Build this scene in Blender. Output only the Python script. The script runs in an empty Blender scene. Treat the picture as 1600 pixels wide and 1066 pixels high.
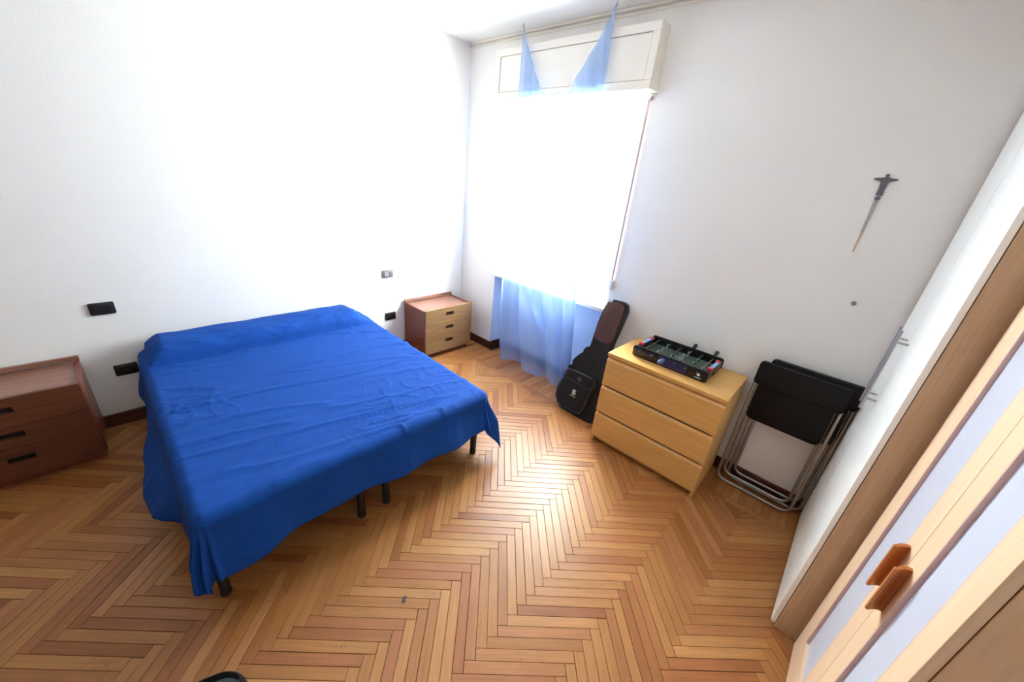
import bpy, bmesh, math, random
from mathutils import Vector, Matrix, noise
sc = bpy.context.scene
COL = sc.collection
random.seed(7)

# ------------------------------------------------------------------ camera
F_PX = 582.79                       # focal length in pixels of the 1600x1066 frame
PITCH, YAW, ROLL = 0.4106, -0.7218, 0.1058
CAM = Vector((3.3747, -2.8025, 1.8460))
cy, sy, cp, sp = math.cos(YAW), math.sin(YAW), math.cos(PITCH), math.sin(PITCH)
FWD = Vector((sy * cp, cy * cp, -sp)); r0 = Vector((cy, -sy, 0)); u0 = r0.cross(FWD)
RIGHT = math.cos(ROLL) * r0 + math.sin(ROLL) * u0
UP = -math.sin(ROLL) * r0 + math.cos(ROLL) * u0
cam_data = bpy.data.cameras.new('camera'); cam = bpy.data.objects.new('camera', cam_data); COL.objects.link(cam)
cam_data.sensor_width = 36; cam_data.sensor_fit = 'HORIZONTAL'; cam_data.lens = F_PX / 1600 * 36
cam_data.clip_start = 0.02
M = Matrix((RIGHT, UP, -FWD)).transposed().to_4x4(); M.translation = CAM
cam.matrix_world = M
sc.camera = cam

# ------------------------------------------------------------------ light
W_STRENGTH = 43.0
world = bpy.data.worlds.new('overcast_sky'); sc.world = world; world.use_nodes = True
bg = world.node_tree.nodes['Background']
bg.inputs['Color'].default_value = (0.985, 1.0, 0.895, 1); bg.inputs['Strength'].default_value = W_STRENGTH
pl = bpy.data.lights.new('window_portal', 'AREA'); pl.shape = 'RECTANGLE'; pl.size = 1.5; pl.size_y = 1.7
pl.cycles.is_portal = True
po = bpy.data.objects.new('window_portal', pl); COL.objects.link(po)
po.location = (1.245, 0.40, 1.69); po.rotation_euler = (math.radians(-90), 0, 0)
vs = sc.view_settings
vs.view_transform = 'Standard'; vs.look = 'None'; vs.gamma = 1.0; vs.use_curve_mapping = False
vs.exposure = 1.06
sc.cycles.use_denoising = True
sc.cycles.max_bounces = 16; sc.cycles.diffuse_bounces = 8; sc.cycles.transparent_max_bounces = 16
sc.cycles.sample_clamp_indirect = 8

# ------------------------------------------------------------------ materials
def lin(c):
    return tuple(((v / 255) / 12.92 if v / 255 <= 0.04045 else ((v / 255 + 0.055) / 1.055) ** 2.4) for v in c)

def base_mat(name, rough=0.5, spec=0.5):
    m = bpy.data.materials.new(name); m.use_nodes = True
    b = m.node_tree.nodes['Principled BSDF']; b.inputs['Roughness'].default_value = rough
    b.inputs['Specular IOR Level'].default_value = spec
    return m, m.node_tree.nodes, m.node_tree.links, b

def plain(name, rgb, rough=0.5, metal=0.0, var=0.06, nscale=18, bump=0.0, bscale=200, spec=0.5):
    m, N, L, b = base_mat(name, rough, spec)
    c = lin(rgb)
    tc = N.new('ShaderNodeTexCoord'); nz = N.new('ShaderNodeTexNoise'); nz.inputs['Scale'].default_value = nscale
    nz.inputs['Detail'].default_value = 4
    L.new(tc.outputs['Object'], nz.inputs['Vector'])
    rp = N.new('ShaderNodeValToRGB'); rp.color_ramp.elements[0].position = 0.3; rp.color_ramp.elements[1].position = 0.7
    rp.color_ramp.elements[0].color = (*[v * (1 - var) for v in c], 1)
    rp.color_ramp.elements[1].color = (*[min(1, v * (1 + var)) for v in c], 1)
    L.new(nz.outputs['Fac'], rp.inputs['Fac']); L.new(rp.outputs['Color'], b.inputs['Base Color'])
    b.inputs['Metallic'].default_value = metal
    if bump:
        n2 = N.new('ShaderNodeTexNoise'); n2.inputs['Scale'].default_value = bscale; n2.inputs['Detail'].default_value = 3
        L.new(tc.outputs['Object'], n2.inputs['Vector'])
        bp = N.new('ShaderNodeBump'); bp.inputs['Strength'].default_value = bump; bp.inputs['Distance'].default_value = 0.002
        L.new(n2.outputs['Fac'], bp.inputs['Height']); L.new(bp.outputs['Normal'], b.inputs['Normal'])
    return m

def wood(name, dark, light, axis='Y', rough=0.4, fine=60, long=2.5):
    m, N, L, b = base_mat(name, rough)
    tc = N.new('ShaderNodeTexCoord'); mp = N.new('ShaderNodeMapping')
    s = [fine, fine, fine]; s['XYZ'.index(axis)] = long
    mp.inputs['Scale'].default_value = s
    nz = N.new('ShaderNodeTexNoise'); nz.inputs['Scale'].default_value = 1; nz.inputs['Detail'].default_value = 6
    nz.inputs['Roughness'].default_value = 0.6; nz.inputs['Distortion'].default_value = 0.4
    rp = N.new('ShaderNodeValToRGB')
    rp.color_ramp.elements[0].position = 0.3; rp.color_ramp.elements[1].position = 0.72
    rp.color_ramp.elements[0].color = (*lin(dark), 1); rp.color_ramp.elements[1].color = (*lin(light), 1)
    L.new(tc.outputs['Object'], mp.inputs['Vector']); L.new(mp.outputs['Vector'], nz.inputs['Vector'])
    L.new(nz.outputs['Fac'], rp.inputs['Fac']); L.new(rp.outputs['Color'], b.inputs['Base Color'])
    return m

def plank_mat(name, src):
    """parquet oak: tone of each plank from a random number, grain along the plank"""
    m, N, L, b = base_mat(name, 0.34, 0.5)
    if src == 'object':
        rnd = N.new('ShaderNodeObjectInfo').outputs['Random']
    else:
        at = N.new('ShaderNodeAttribute'); at.attribute_name = 'rnd'; rnd = at.outputs['Fac']
    uv = N.new('ShaderNodeUVMap'); uv.uv_map = 'uv'
    off = N.new('ShaderNodeVectorMath'); off.operation = 'SCALE'; off.inputs[0].default_value = (37.0, 91.0, 13.0)
    L.new(rnd, off.inputs['Scale'])
    ad = N.new('ShaderNodeVectorMath'); ad.operation = 'ADD'; L.new(uv.outputs['UV'], ad.inputs[0]); L.new(off.outputs[0], ad.inputs[1])
    mp = N.new('ShaderNodeMapping'); mp.inputs['Scale'].default_value = (4, 110, 1); L.new(ad.outputs[0], mp.inputs['Vector'])
    nz = N.new('ShaderNodeTexNoise'); nz.inputs['Scale'].default_value = 1; nz.inputs['Detail'].default_value = 5; nz.inputs['Distortion'].default_value = 0.5
    L.new(mp.outputs['Vector'], nz.inputs['Vector'])
    tone = N.new('ShaderNodeValToRGB'); cr = tone.color_ramp
    cols = [(0.0, (146, 86, 44)), (0.22, (166, 110, 58)), (0.45, (174, 120, 67)), (0.62, (160, 98, 55)), (0.8, (184, 131, 76)), (1.0, (166, 103, 62))]
    while len(cr.elements) < len(cols): cr.elements.new(0.5)
    for e, (p, c) in zip(cr.elements, cols): e.position = p; e.color = (*lin(c), 1)
    L.new(rnd, tone.inputs['Fac'])
    g = N.new('ShaderNodeMapRange'); g.inputs['From Min'].default_value = 0.3; g.inputs['From Max'].default_value = 0.7
    g.inputs['To Min'].default_value = 0.80; g.inputs['To Max'].default_value = 1.08
    L.new(nz.outputs['Fac'], g.inputs['Value'])
    # worn varnish: fine wandering dark cracks on a few boards, faint cloudy tone
    n2 = N.new('ShaderNodeTexNoise'); n2.inputs['Scale'].default_value = 6; n2.inputs['Detail'].default_value = 3; L.new(ad.outputs[0], n2.inputs['Vector'])
    g2 = N.new('ShaderNodeMapRange'); g2.clamp = False; g2.inputs['To Min'].default_value = 0.90; g2.inputs['To Max'].default_value = 1.08; L.new(n2.outputs['Fac'], g2.inputs['Value'])
    mc = N.new('ShaderNodeMapping'); mc.inputs['Scale'].default_value = (14, 34, 1); L.new(ad.outputs[0], mc.inputs['Vector'])
    n4 = N.new('ShaderNodeTexNoise'); n4.inputs['Scale'].default_value = 1; n4.inputs['Detail'].default_value = 2; L.new(mc.outputs['Vector'], n4.inputs['Vector'])
    sb = N.new('ShaderNodeMath'); sb.operation = 'SUBTRACT'; sb.inputs[1].default_value = 0.5; L.new(n4.outputs['Fac'], sb.inputs[0])
    ab = N.new('ShaderNodeMath'); ab.operation = 'ABSOLUTE'; L.new(sb.outputs[0], ab.inputs[0])
    ck = N.new('ShaderNodeMapRange'); ck.inputs['From Min'].default_value = 0.0; ck.inputs['From Max'].default_value = 0.014
    ck.inputs['To Min'].default_value = 0.55; ck.inputs['To Max'].default_value = 1.0; L.new(ab.outputs[0], ck.inputs['Value'])
    n5 = N.new('ShaderNodeTexNoise'); n5.inputs['Scale'].default_value = 5; n5.inputs['Detail'].default_value = 1; L.new(ad.outputs[0], n5.inputs['Vector'])
    mk = N.new('ShaderNodeMapRange'); mk.inputs['From Min'].default_value = 0.62; mk.inputs['From Max'].default_value = 0.68; L.new(n5.outputs['Fac'], mk.inputs['Value'])
    mx = N.new('ShaderNodeMix'); mx.inputs[2].default_value = 1.0; L.new(mk.outputs[0], mx.inputs[0]); L.new(ck.outputs[0], mx.inputs[3])
    m0 = N.new('ShaderNodeMath'); m0.operation = 'MULTIPLY'; L.new(g.outputs[0], m0.inputs[0]); L.new(g2.outputs[0], m0.inputs[1])
    mu = N.new('ShaderNodeMath'); mu.operation = 'MULTIPLY'; L.new(m0.outputs[0], mu.inputs[0]); L.new(mx.outputs[0], mu.inputs[1])
    sc_ = N.new('ShaderNodeVectorMath'); sc_.operation = 'SCALE'; L.new(tone.outputs['Color'], sc_.inputs[0]); L.new(mu.outputs[0], sc_.inputs['Scale'])
    L.new(sc_.outputs[0], b.inputs['Base Color'])
    b.inputs['Roughness'].default_value = 0.36
    bp = N.new('ShaderNodeBump'); bp.inputs['Strength'].default_value = 0.12; bp.inputs['Distance'].default_value = 0.001
    L.new(nz.outputs['Fac'], bp.inputs['Height']); L.new(bp.outputs['Normal'], b.inputs['Normal'])
    return m

def fabric(name, rgb, rough=0.85, weave=900, bump=0.25, sheen=0.2, wr=0.0):
    m, N, L, b = base_mat(name, rough, 0.25)
    c = lin(rgb); tc = N.new('ShaderNodeTexCoord')
    nz = N.new('ShaderNodeTexNoise'); nz.inputs['Scale'].default_value = 14; nz.inputs['Detail'].default_value = 6
    L.new(tc.outputs['Object'], nz.inputs['Vector'])
    rp = N.new('ShaderNodeValToRGB'); rp.color_ramp.elements[0].position = 0.3; rp.color_ramp.elements[1].position = 0.7
    rp.color_ramp.elements[0].color = (*[v * 0.9 for v in c], 1); rp.color_ramp.elements[1].color = (*[v * 1.08 for v in c], 1)
    L.new(nz.outputs['Fac'], rp.inputs['Fac']); L.new(rp.outputs['Color'], b.inputs['Base Color'])
    b.inputs['Sheen Weight'].default_value = sheen
    n2 = N.new('ShaderNodeTexNoise'); n2.inputs['Scale'].default_value = weave; L.new(tc.outputs['Object'], n2.inputs['Vector'])
    bp = N.new('ShaderNodeBump'); bp.inputs['Strength'].default_value = bump; bp.inputs['Distance'].default_value = 0.001
    L.new(n2.outputs['Fac'], bp.inputs['Height'])
    last = bp
    if wr:
        mp = N.new('ShaderNodeMapping'); mp.inputs['Scale'].default_value = (9, 2.2, 4); mp.inputs['Rotation'].default_value = (0, 0, 0.25)
        L.new(tc.outputs['Object'], mp.inputs['Vector'])
        n3 = N.new('ShaderNodeTexNoise'); n3.inputs['Scale'].default_value = 1.6; n3.inputs['Detail'].default_value = 5; n3.inputs['Distortion'].default_value = 1.2
        L.new(mp.outputs['Vector'], n3.inputs['Vector'])
        b2 = N.new('ShaderNodeBump'); b2.inputs['Strength'].default_value = wr; b2.inputs['Distance'].default_value = 0.012
        L.new(n3.outputs['Fac'], b2.inputs['Height']); L.new(bp.outputs['Normal'], b2.inputs['Normal']); last = b2
    L.new(last.outputs['Normal'], b.inputs['Normal'])
    return m

def sheer(name, rgb):
    m, N, L, b = base_mat(name, 0.9, 0.1)
    out = N['Material Output']; N.remove(b); c = (*lin(rgb), 1)
    d = N.new('ShaderNodeBsdfDiffuse'); t = N.new('ShaderNodeBsdfTranslucent'); x = N.new('ShaderNodeBsdfTransparent')
    tc = N.new('ShaderNodeTexCoord'); nz = N.new('ShaderNodeTexNoise'); nz.inputs['Scale'].default_value = 30; nz.inputs['Detail'].default_value = 5
    L.new(tc.outputs['Object'], nz.inputs['Vector'])
    rp = N.new('ShaderNodeValToRGB'); rp.color_ramp.elements[0].color = (*[v * 0.88 for v in c[:3]], 1); rp.color_ramp.elements[1].color = c
    L.new(nz.outputs['Fac'], rp.inputs['Fac'])
    L.new(rp.outputs['Color'], d.inputs['Color']); L.new(rp.outputs['Color'], t.inputs['Color'])
    x.inputs['Color'].default_value = (0.84, 0.90, 1.0, 1)
    a = N.new('ShaderNodeMixShader'); a.inputs['Fac'].default_value = 0.16; L.new(d.outputs[0], a.inputs[1]); L.new(t.outputs[0], a.inputs[2])
    f = N.new('ShaderNodeMixShader'); f.inputs['Fac'].default_value = 0.42; L.new(a.outputs[0], f.inputs[1]); L.new(x.outputs[0], f.inputs[2])
    L.new(f.outputs[0], out.inputs['Surface'])
    return m

def pane_mat(name):
    m, N, L, b = base_mat(name); out = N['Material Output']; N.remove(b)
    g = N.new('ShaderNodeBsdfGlossy'); g.inputs['Roughness'].default_value = 0.02
    x = N.new('ShaderNodeBsdfTransparent'); x.inputs['Color'].default_value = (0.95, 0.97, 0.97, 1)
    f = N.new('ShaderNodeMixShader'); f.inputs['Fac'].default_value = 0.06
    L.new(x.outputs[0], f.inputs[1]); L.new(g.outputs[0], f.inputs[2]); L.new(f.outputs[0], out.inputs['Surface'])
    return m

WALL = plain('white_wall_paint', (235, 233, 231), 0.9, var=0.012, nscale=3, bump=0.25, bscale=120, spec=0.2)
WPAN = plain('bounce_damping_brown_wall', (128, 108, 92), 0.7, var=0.05)  # unseen wall behind the camera, made brown to cut bounce light
CEIL = plain('white_ceiling_paint', (232, 231, 229), 0.9, var=0.01, nscale=3, bump=0.1, spec=0.2)
NICHE = plain('pale_blue_wall_paint', (198, 213, 234), 0.85, var=0.05, nscale=8, bump=0.2, bscale=90, spec=0.2)
TRIMW = plain('cream_trim_paint', (232, 226, 218), 0.6, var=0.012, nscale=6)
FRAMEW = plain('white_window_lacquer', (218, 222, 228), 0.4, var=0.01)
MARBLE = plain('pale_sill_marble', (232, 226, 214), 0.35, var=0.04, nscale=14)
SKIRT = wood('dark_mahogany_skirting', (58, 22, 16), (92, 42, 28), 'X', 0.35)
SUB = plain('dark_joint_subfloor', (54, 32, 20), 0.9, var=0.1)
PLANK_O = plank_mat('oak_parquet', 'object')
PLANK_A = plank_mat('oak_parquet_far', 'attr')
SHEET = fabric('blue_cotton_sheet', (8, 66, 148), 0.85, sheen=0.0, wr=0.55)
BLACKP = plain('black_plastic', (24, 23, 25), 0.4, var=0.1)
BLACKM = plain('black_bed_metal', (22, 21, 24), 0.35, var=0.1)
MATTR = fabric('ivory_mattress_ticking', (214, 206, 190), 0.9)
NCARC = wood('red_mahogany_veneer', (96, 44, 30), (136, 70, 48), 'X', 0.32, 70)
NTOP = wood('polished_mahogany_top', (126, 84, 70), (150, 108, 94), 'Y', 0.25, 60)
NFRONT = wood('tan_walnut_drawer_veneer', (116, 86, 56), (146, 114, 78), 'Y', 0.38, 70)
NFRONT_SHADED = wood('shaded_drawer_veneer', (76, 38, 22), (106, 58, 36), 'Y', 0.38, 70)  # drawer veneer darkened: the left cabinet's shade is put into the colour
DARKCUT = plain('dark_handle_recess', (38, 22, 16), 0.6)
BIRCH = wood('golden_birch_veneer', (204, 152, 82), (220, 172, 104), 'X', 0.38, 45, 3)
WALNUT = wood('brown_melamine_side', (184, 153, 124), (206, 178, 148), 'Z', 0.5, 70, 2)
WHITEL = plain('white_door_laminate', (249, 250, 248), 0.35, var=0.01)
BEECH = wood('pale_beech_frame', (226, 192, 158), (238, 210, 178), 'Z', 0.42, 60, 2)
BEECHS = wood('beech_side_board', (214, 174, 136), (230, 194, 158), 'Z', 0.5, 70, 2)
BLUEP = plain('pale_blue_frosted_panel', (202, 208, 226), 0.3, var=0.015, nscale=40)
RECESS_SHADE = plain('mauve_recess_shade', (216, 182, 174), 0.5)
HANDW = wood('orange_wood_handle', (164, 92, 44), (194, 120, 62), 'Z', 0.4, 90, 5)
STEEL = plain('brushed_steel', (170, 170, 172), 0.32, 0.9, var=0.04)
TUBE = plain('grey_steel_tube', (168, 168, 170), 0.28, 0.95, var=0.05)
BLKSEAT = plain('black_chair_plastic', (16, 14, 17), 0.5, var=0.15, nscale=60, bump=0.15, bscale=400, spec=0.25)
BAG = fabric('black_bag_nylon', (26, 24, 27), 0.7, 600, 0.3, 0.05)
BAGN = fabric('dark_brown_bag_leatherette', (84, 60, 58), 0.4, 300, 0.2, 0.05)
PIPE = plain('grey_bag_piping', (70, 68, 72), 0.6)
LOGO = plain('pale_grey_print', (170, 165, 160), 0.7)
CURT = sheer('sheer_blue_voile', (156, 186, 236))
PANE = pane_mat('window_glass')
GREEN = plain('green_pitch', (66, 84, 70), 0.5, var=0.1, nscale=60)
GBLACK = plain('glossy_black_panel', (26, 26, 30), 0.25, var=0.1)
HBLUE = plain('blue_grey_grip', (74, 96, 140), 0.45)
GBLUE = plain('blue_print_panel', (26, 34, 84), 0.35, var=0.2, nscale=25)
GRED = plain('red_plastic', (200, 36, 56), 0.4)
GSKY = plain('light_blue_plastic', (120, 160, 210), 0.4)
PLW = plain('grey_white_player', (150, 152, 156), 0.4)
PLD = plain('dark_blue_player', (40, 46, 66), 0.4)
GWHITE = plain('white_plastic', (220, 220, 222), 0.4)
GREYPL = plain('grey_switch_plate', (96, 94, 100), 0.4)
GREYLT = plain('light_grey_switch', (136, 134, 138), 0.4)
STRAPM = fabric('pinkish_brown_strap', (186, 160, 150), 0.85, 500)
CHARC = plain('charcoal_souvenir', (98, 96, 106), 0.6)
SILV = plain('silver_print_strip', (176, 172, 172), 0.5, var=0.3, nscale=120)
GOLD = plain('ochre_print', (202, 168, 130), 0.6)
CORD = plain('thin_string', (150, 140, 130), 0.8)
INSOLE = plain('grey_blue_insole', (120, 136, 144), 0.7)

# ------------------------------------------------------------------ mesh helpers
class MB:
    def __init__(s): s.bm = bmesh.new()
    def box(s, x0, x1, y0, y1, z0, z1, bev=0.0, seg=2):
        v = [s.bm.verts.new((x, y, z)) for x in (x0, x1) for y in (y0, y1) for z in (z0, z1)]
        f = [s.bm.faces.new([v[i] for i in q]) for q in ((0, 1, 3, 2), (4, 6, 7, 5), (0, 4, 5, 1), (2, 3, 7, 6), (0, 2, 6, 4), (1, 5, 7, 3))]
        if bev: bmesh.ops.bevel(s.bm, geom=list({e for q in f for e in q.edges}), offset=bev, segments=seg, affect='EDGES', profile=0.5)
        return s
    def prism(s, poly, to3, h0, h1, bev=0.0, seg=2, rims='both'):
        """poly: 2-D outline; to3(u, v, h) places it; h0..h1 the thickness"""
        n = len(poly)
        a = [s.bm.verts.new(to3(u, v, h0)) for u, v in poly]; b = [s.bm.verts.new(to3(u, v, h1)) for u, v in poly]
        fa = s.bm.faces.new(a[::-1]); fb = s.bm.faces.new(b)
        for i in range(n): s.bm.faces.new((a[i], a[(i + 1) % n], b[(i + 1) % n], b[i]))
        if bev:
            ed = list(fb.edges) + (list(fa.edges) if rims == 'both' else [])
            bmesh.ops.bevel(s.bm, geom=ed, offset=bev, segments=seg, affect='EDGES', profile=0.5)
        return s
    def tube(s, path, r, n=10, closed=False):
        P = [Vector(p) for p in path]; rings = []; m = len(P)
        for i, p in enumerate(P):
            if closed: t = P[(i + 1) % m] - P[i - 1]
            else: t = P[min(i + 1, m - 1)] - P[max(i - 1, 0)]
            t.normalize()
            if i == 0: a = t.orthogonal().normalized()
            else: a = (a - t * a.dot(t)).normalized()
            b = t.cross(a); rr = r[i] if isinstance(r, (list, tuple)) else r
            rings.append([s.bm.verts.new(p + rr * (math.cos(k * 2 * math.pi / n) * a + math.sin(k * 2 * math.pi / n) * b)) for k in range(n)])
        for i in range(m if closed else m - 1):
            A, B = rings[i], rings[(i + 1) % m]
            for k in range(n): s.bm.faces.new((A[k], A[(k + 1) % n], B[(k + 1) % n], B[k]))
        if not closed: s.bm.faces.new(rings[0][::-1]); s.bm.faces.new(rings[-1])
        return s
    def grid(s, fn, nu, nv):
        V = [[s.bm.verts.new(fn(i / nu, j / nv)) for j in range(nv + 1)] for i in range(nu + 1)]
        for i in range(nu):
            for j in range(nv): s.bm.faces.new((V[i][j], V[i + 1][j], V[i + 1][j + 1], V[i][j + 1]))
        return s
    def build(s, name, mat, parent=None, smooth=False, loc=(0, 0, 0)):
        bmesh.ops.recalc_face_normals(s.bm, faces=s.bm.faces)
        me = bpy.data.meshes.new(name)
        if smooth:
            for f in s.bm.faces: f.smooth = True
        s.bm.to_mesh(me); s.bm.free(); me.materials.append(mat)
        if smooth and smooth != 'all':
            me.set_sharp_from_angle(angle=math.radians(40))
        o = bpy.data.objects.new(name, me); COL.objects.link(o); o.location = loc
        if parent: o.parent = parent
        return o

def thing(name, label, cat, loc=(0, 0, 0), rot=(0, 0, 0), group=None):
    o = bpy.data.objects.new(name, None); COL.objects.link(o); o.location = loc; o.rotation_euler = rot
    o.empty_display_size = 0.1
    return tag(o, label, cat, group)
def tag(o, label, cat, group=None):
    o['label'] = label; o['category'] = cat
    if group: o['group'] = group
    return o
def struct(o):
    o['kind'] = 'structure'; return o
def recenter(o, loc):
    """move a mesh object's origin without moving its shape"""
    v = Vector(loc); o.data.transform(Matrix.Translation(-v)); o.location = v; return o
def copy_thing(root):
    c = root.copy(); COL.objects.link(c)
    for ch in [x for x in bpy.data.objects if x.parent == root]:
        d = ch.copy(); COL.objects.link(d); d.parent = c
        for g in [x for x in bpy.data.objects if x.parent == ch]:
            e = g.copy(); COL.objects.link(e); e.parent = d
    return c
def rrect(u0, u1, v0, v1, r, n=5):
    out = []
    for cx, cy_, a0 in ((u1 - r, v1 - r, 0), (u0 + r, v1 - r, 90), (u0 + r, v0 + r, 180), (u1 - r, v0 + r, 270)):
        for k in range(n + 1):
            a = math.radians(a0 + 90 * k / n); out.append((cx + r * math.cos(a), cy_ + r * math.sin(a)))
    return out
def spline(pts, per=4, closed=True):
    out = []; n = len(pts)
    rng = range(n) if closed else range(n - 1)
    for i in rng:
        if closed: p = [pts[(i + k) % n] for k in (-1, 0, 1, 2)]
        else: p = [pts[min(max(i + k, 0), n - 1)] for k in (-1, 0, 1, 2)]
        for k in range(per):
            t = k / per
            out.append(tuple(0.5 * (2 * b + (c - a) * t + (2 * a - 5 * b + 4 * c - d) * t * t + (3 * b - a - 3 * c + d) * t ** 3) for a, b, c, d in zip(*p)))
    if not closed: out.append(tuple(pts[-1]))
    return out
def sstep(a, b, x):
    t = max(0.0, min(1.0, (x - a) / (b - a))); return t * t * (3 - 2 * t)

def ray(px, py): return RIGHT * ((px - 800) / F_PX) + UP * ((533 - py) / F_PX) + FWD
def project(p):
    d = Vector(p) - CAM; z = d.dot(FWD)
    return 800 + F_PX * d.dot(RIGHT) / z, 533 - F_PX * d.dot(UP) / z, z

# ------------------------------------------------------------------ room shell
H = 2.965; XR = 4.28; YN = -5.2
NX0, NX1, NZ, SILL = 0.56, 1.925, 2.46, 0.905          # window niche
floor = struct(MB().box(-0.12, XR + 0.1, YN - 0.1, 0.36, -0.12, -0.005).build('floor', SUB))
struct(MB().box(-0.12, XR + 0.1, YN - 0.1, 0.36, H, H + 0.12).build('ceiling', CEIL))
struct(MB().box(-0.12, 0, YN - 0.1, 0.36, -0.005, H).build('wall_left', WALL))
struct(MB().box(XR, XR + 0.1, YN - 0.1, 0.36, -0.005, H).build('wall_right', WALL))
struct(MB().box(0, XR, YN - 0.1, YN, -0.005, H).build('wall_near', WPAN))
wb = MB(); wb.box(0, NX0, 0, 0.36, -0.005, H).box(NX1, XR, 0, 0.36, -0.005, H).box(NX0, NX1, 0, 0.36, NZ, H)
struct(wb.build('wall_far', WALL))
nb = MB(); nb.box(NX0, NX1, 0.15, 0.36, -0.005, SILL - 0.035).box(NX0, NX0 + 0.004, 0.004, 0.15, -0.005, SILL - 0.035).box(NX1 - 0.004, NX1, 0.004, 0.15, -0.005, SILL - 0.035)
struct(nb.build('wall_niche', NICHE))
struct(MB().box(NX0 - 0.03, NX1 + 0.015, -0.028, 0.17, SILL - 0.035, SILL, 0.004).build('trim_1', MARBLE))          # window sill
cr = MB(); cr.box(0.0, XR, -0.014, 0.0, H - 0.042, H - 0.026, 0.004).box(0.0, XR, -0.03, 0.0, H - 0.016, H, 0.004)
struct(cr.build('trim_2', TRIMW))                                                                                  # thin cornice
BB = 0.09
struct(MB().box(0, 0.018, YN, 0, 0, BB, 0.003).build('baseboard_left', SKIRT))
struct(MB().box(0.018, NX0, -0.018, 0, 0, BB, 0.003).box(NX0 + 0.004, NX0 + 0.022, -0.018, 0.15, 0, BB, 0.003).build('baseboard_far', SKIRT))
struct(MB().box(NX1, XR, -0.018, 0, 0, BB, 0.003).build('baseboard_right', SKIRT))
struct(MB().box(NX0 + 0.022, NX1, 0.132, 0.15, 0, BB, 0.003).build('baseboard_niche', SKIRT))

# window: fixed frame, two sashes with panes, handle
win = struct(bpy.data.objects.new('window_1', None)); COL.objects.link(win); win.location = (0, 0.17, 0)
fr = MB(); y0, y1 = -0.02, 0.06
fr.box(NX0, NX0 + 0.06, y0, y1, SILL, NZ).box(NX1 - 0.06, NX1, y0, y1, SILL, NZ).box(NX0 + 0.06, NX1 - 0.06, y0, y1, SILL, SILL + 0.05).box(NX0 + 0.06, NX1 - 0.06, y0, y1, NZ - 0.12, NZ)
fr.build('window_frame', FRAMEW, win)
xm = (NX0 + NX1) / 2
for x0, x1 in ((NX0 + 0.055, xm), (xm, NX1 - 0.055)):
    s = MB(); a, b_ = SILL + 0.045, NZ - 0.115; w = 0.07
    s.box(x0, x0 + w, -0.05, 0.0, a, b_, 0.006).box(x1 - w, x1, -0.05, 0.0, a, b_, 0.006).box(x0 + w, x1 - w, -0.05, 0, a, a + 0.08, 0.006).box(x0 + w, x1 - w, -0.05, 0, b_ - 0.07, b_, 0.006)
    so = s.build('sash', FRAMEW, win)
    MB().box(x0 + w, x1 - w, -0.028, -0.022, a + 0.08, b_ - 0.07).build('pane', PANE, so)
hd = MB(); hd.box(xm - 0.015, xm + 0.015, -0.062, -0.05, 1.55, 1.70, 0.003).tube([(xm, -0.06, 1.63), (xm, -0.10, 1.63), (xm, -0.10, 1.52)], 0.008, 8)
hd.build('window_handle', STEEL, win)
hg = MB()
for z in (1.12, 1.70, 2.26): hg.tube([(NX1 - 0.055, -0.056, z - 0.04), (NX1 - 0.055, -0.056, z + 0.04)], 0.009, 8)
hg.build('hinge', FRAMEW, win)

# ------------------------------------------------------------------ parquet
PITCHX, STEP = 0.2985, 0.0645
LP, WP = PITCHX * math.sqrt(2), STEP / math.sqrt(2)
GAP = 0.0013
q2 = math.sqrt(0.5); dA = (q2, q2); dB = (q2, -q2)
AX, AY = 2.747, -2.112
BORD_Y, STRIP = -0.28, 0.05
def plank_bm(bm, poly, z0, z1, uvl, rl, uax, rnd, ch=0.0012):
    """prism with a chamfered top edge; about 20 triangles"""
    n = len(poly); cx = sum(p[0] for p in poly) / n; cy_ = sum(p[1] for p in poly) / n
    def inset(d):
        out = []
        for i in range(n):
            p0, p1, p2 = poly[i - 1], poly[i], poly[(i + 1) % n]
            def nrm(a, b):
                dx, dy = b[0] - a[0], b[1] - a[1]; l = math.hypot(dx, dy) or 1e-9; return -dy / l, dx / l
            n1, n2 = nrm(p0, p1), nrm(p1, p2); k = 1 + n1[0] * n2[0] + n1[1] * n2[1]; k = max(k, 0.3)
            out.append((p1[0] + d * (n1[0] + n2[0]) / k, p1[1] + d * (n1[1] + n2[1]) / k))
        return out
    top = inset(ch)
    A = [bm.verts.new((*p, z0)) for p in poly]; B = [bm.verts.new((*p, z1 - ch * 0.7)) for p in poly]; C = [bm.verts.new((*p, z1)) for p in top]
    fs = [bm.faces.new(C)]
    for i in range(n):
        j = (i + 1) % n
        fs.append(bm.faces.new((A[i], A[j], B[j], B[i]))); fs.append(bm.faces.new((B[i], B[j], C[j], C[i])))
    for f in fs:
        for lp in f.loops:
            x, y = lp.vert.co.x - cx, lp.vert.co.y - cy_
            lp[uvl].uv = (x * uax[0] + y * uax[1], -x * uax[1] + y * uax[0])
        if rl: f[rl] = rnd
def clip(poly, ax, val, keep_less):
    out = []; n = len(poly)
    ins = lambda p: (p[ax] <= val) == keep_less
    for i in range(n):
        a, b = poly[i], poly[(i + 1) % n]
        if ins(a): out.append(a)
        if ins(a) != ins(b):
            t = (val - a[ax]) / (b[ax] - a[ax]); out.append(tuple(a[k] + t * (b[k] - a[k]) for k in (0, 1)))
    return out
def parea(p): return 0.5 * sum(p[i - 1][0] * p[i][1] - p[i][0] * p[i - 1][1] for i in range(len(p)))
pieces = []                                                          # (polygon, long axis, full?)
fx0, fx1, fy0, fy1 = 0.019, XR - 0.002, -5.15, BORD_Y - STRIP - 0.001
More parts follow.
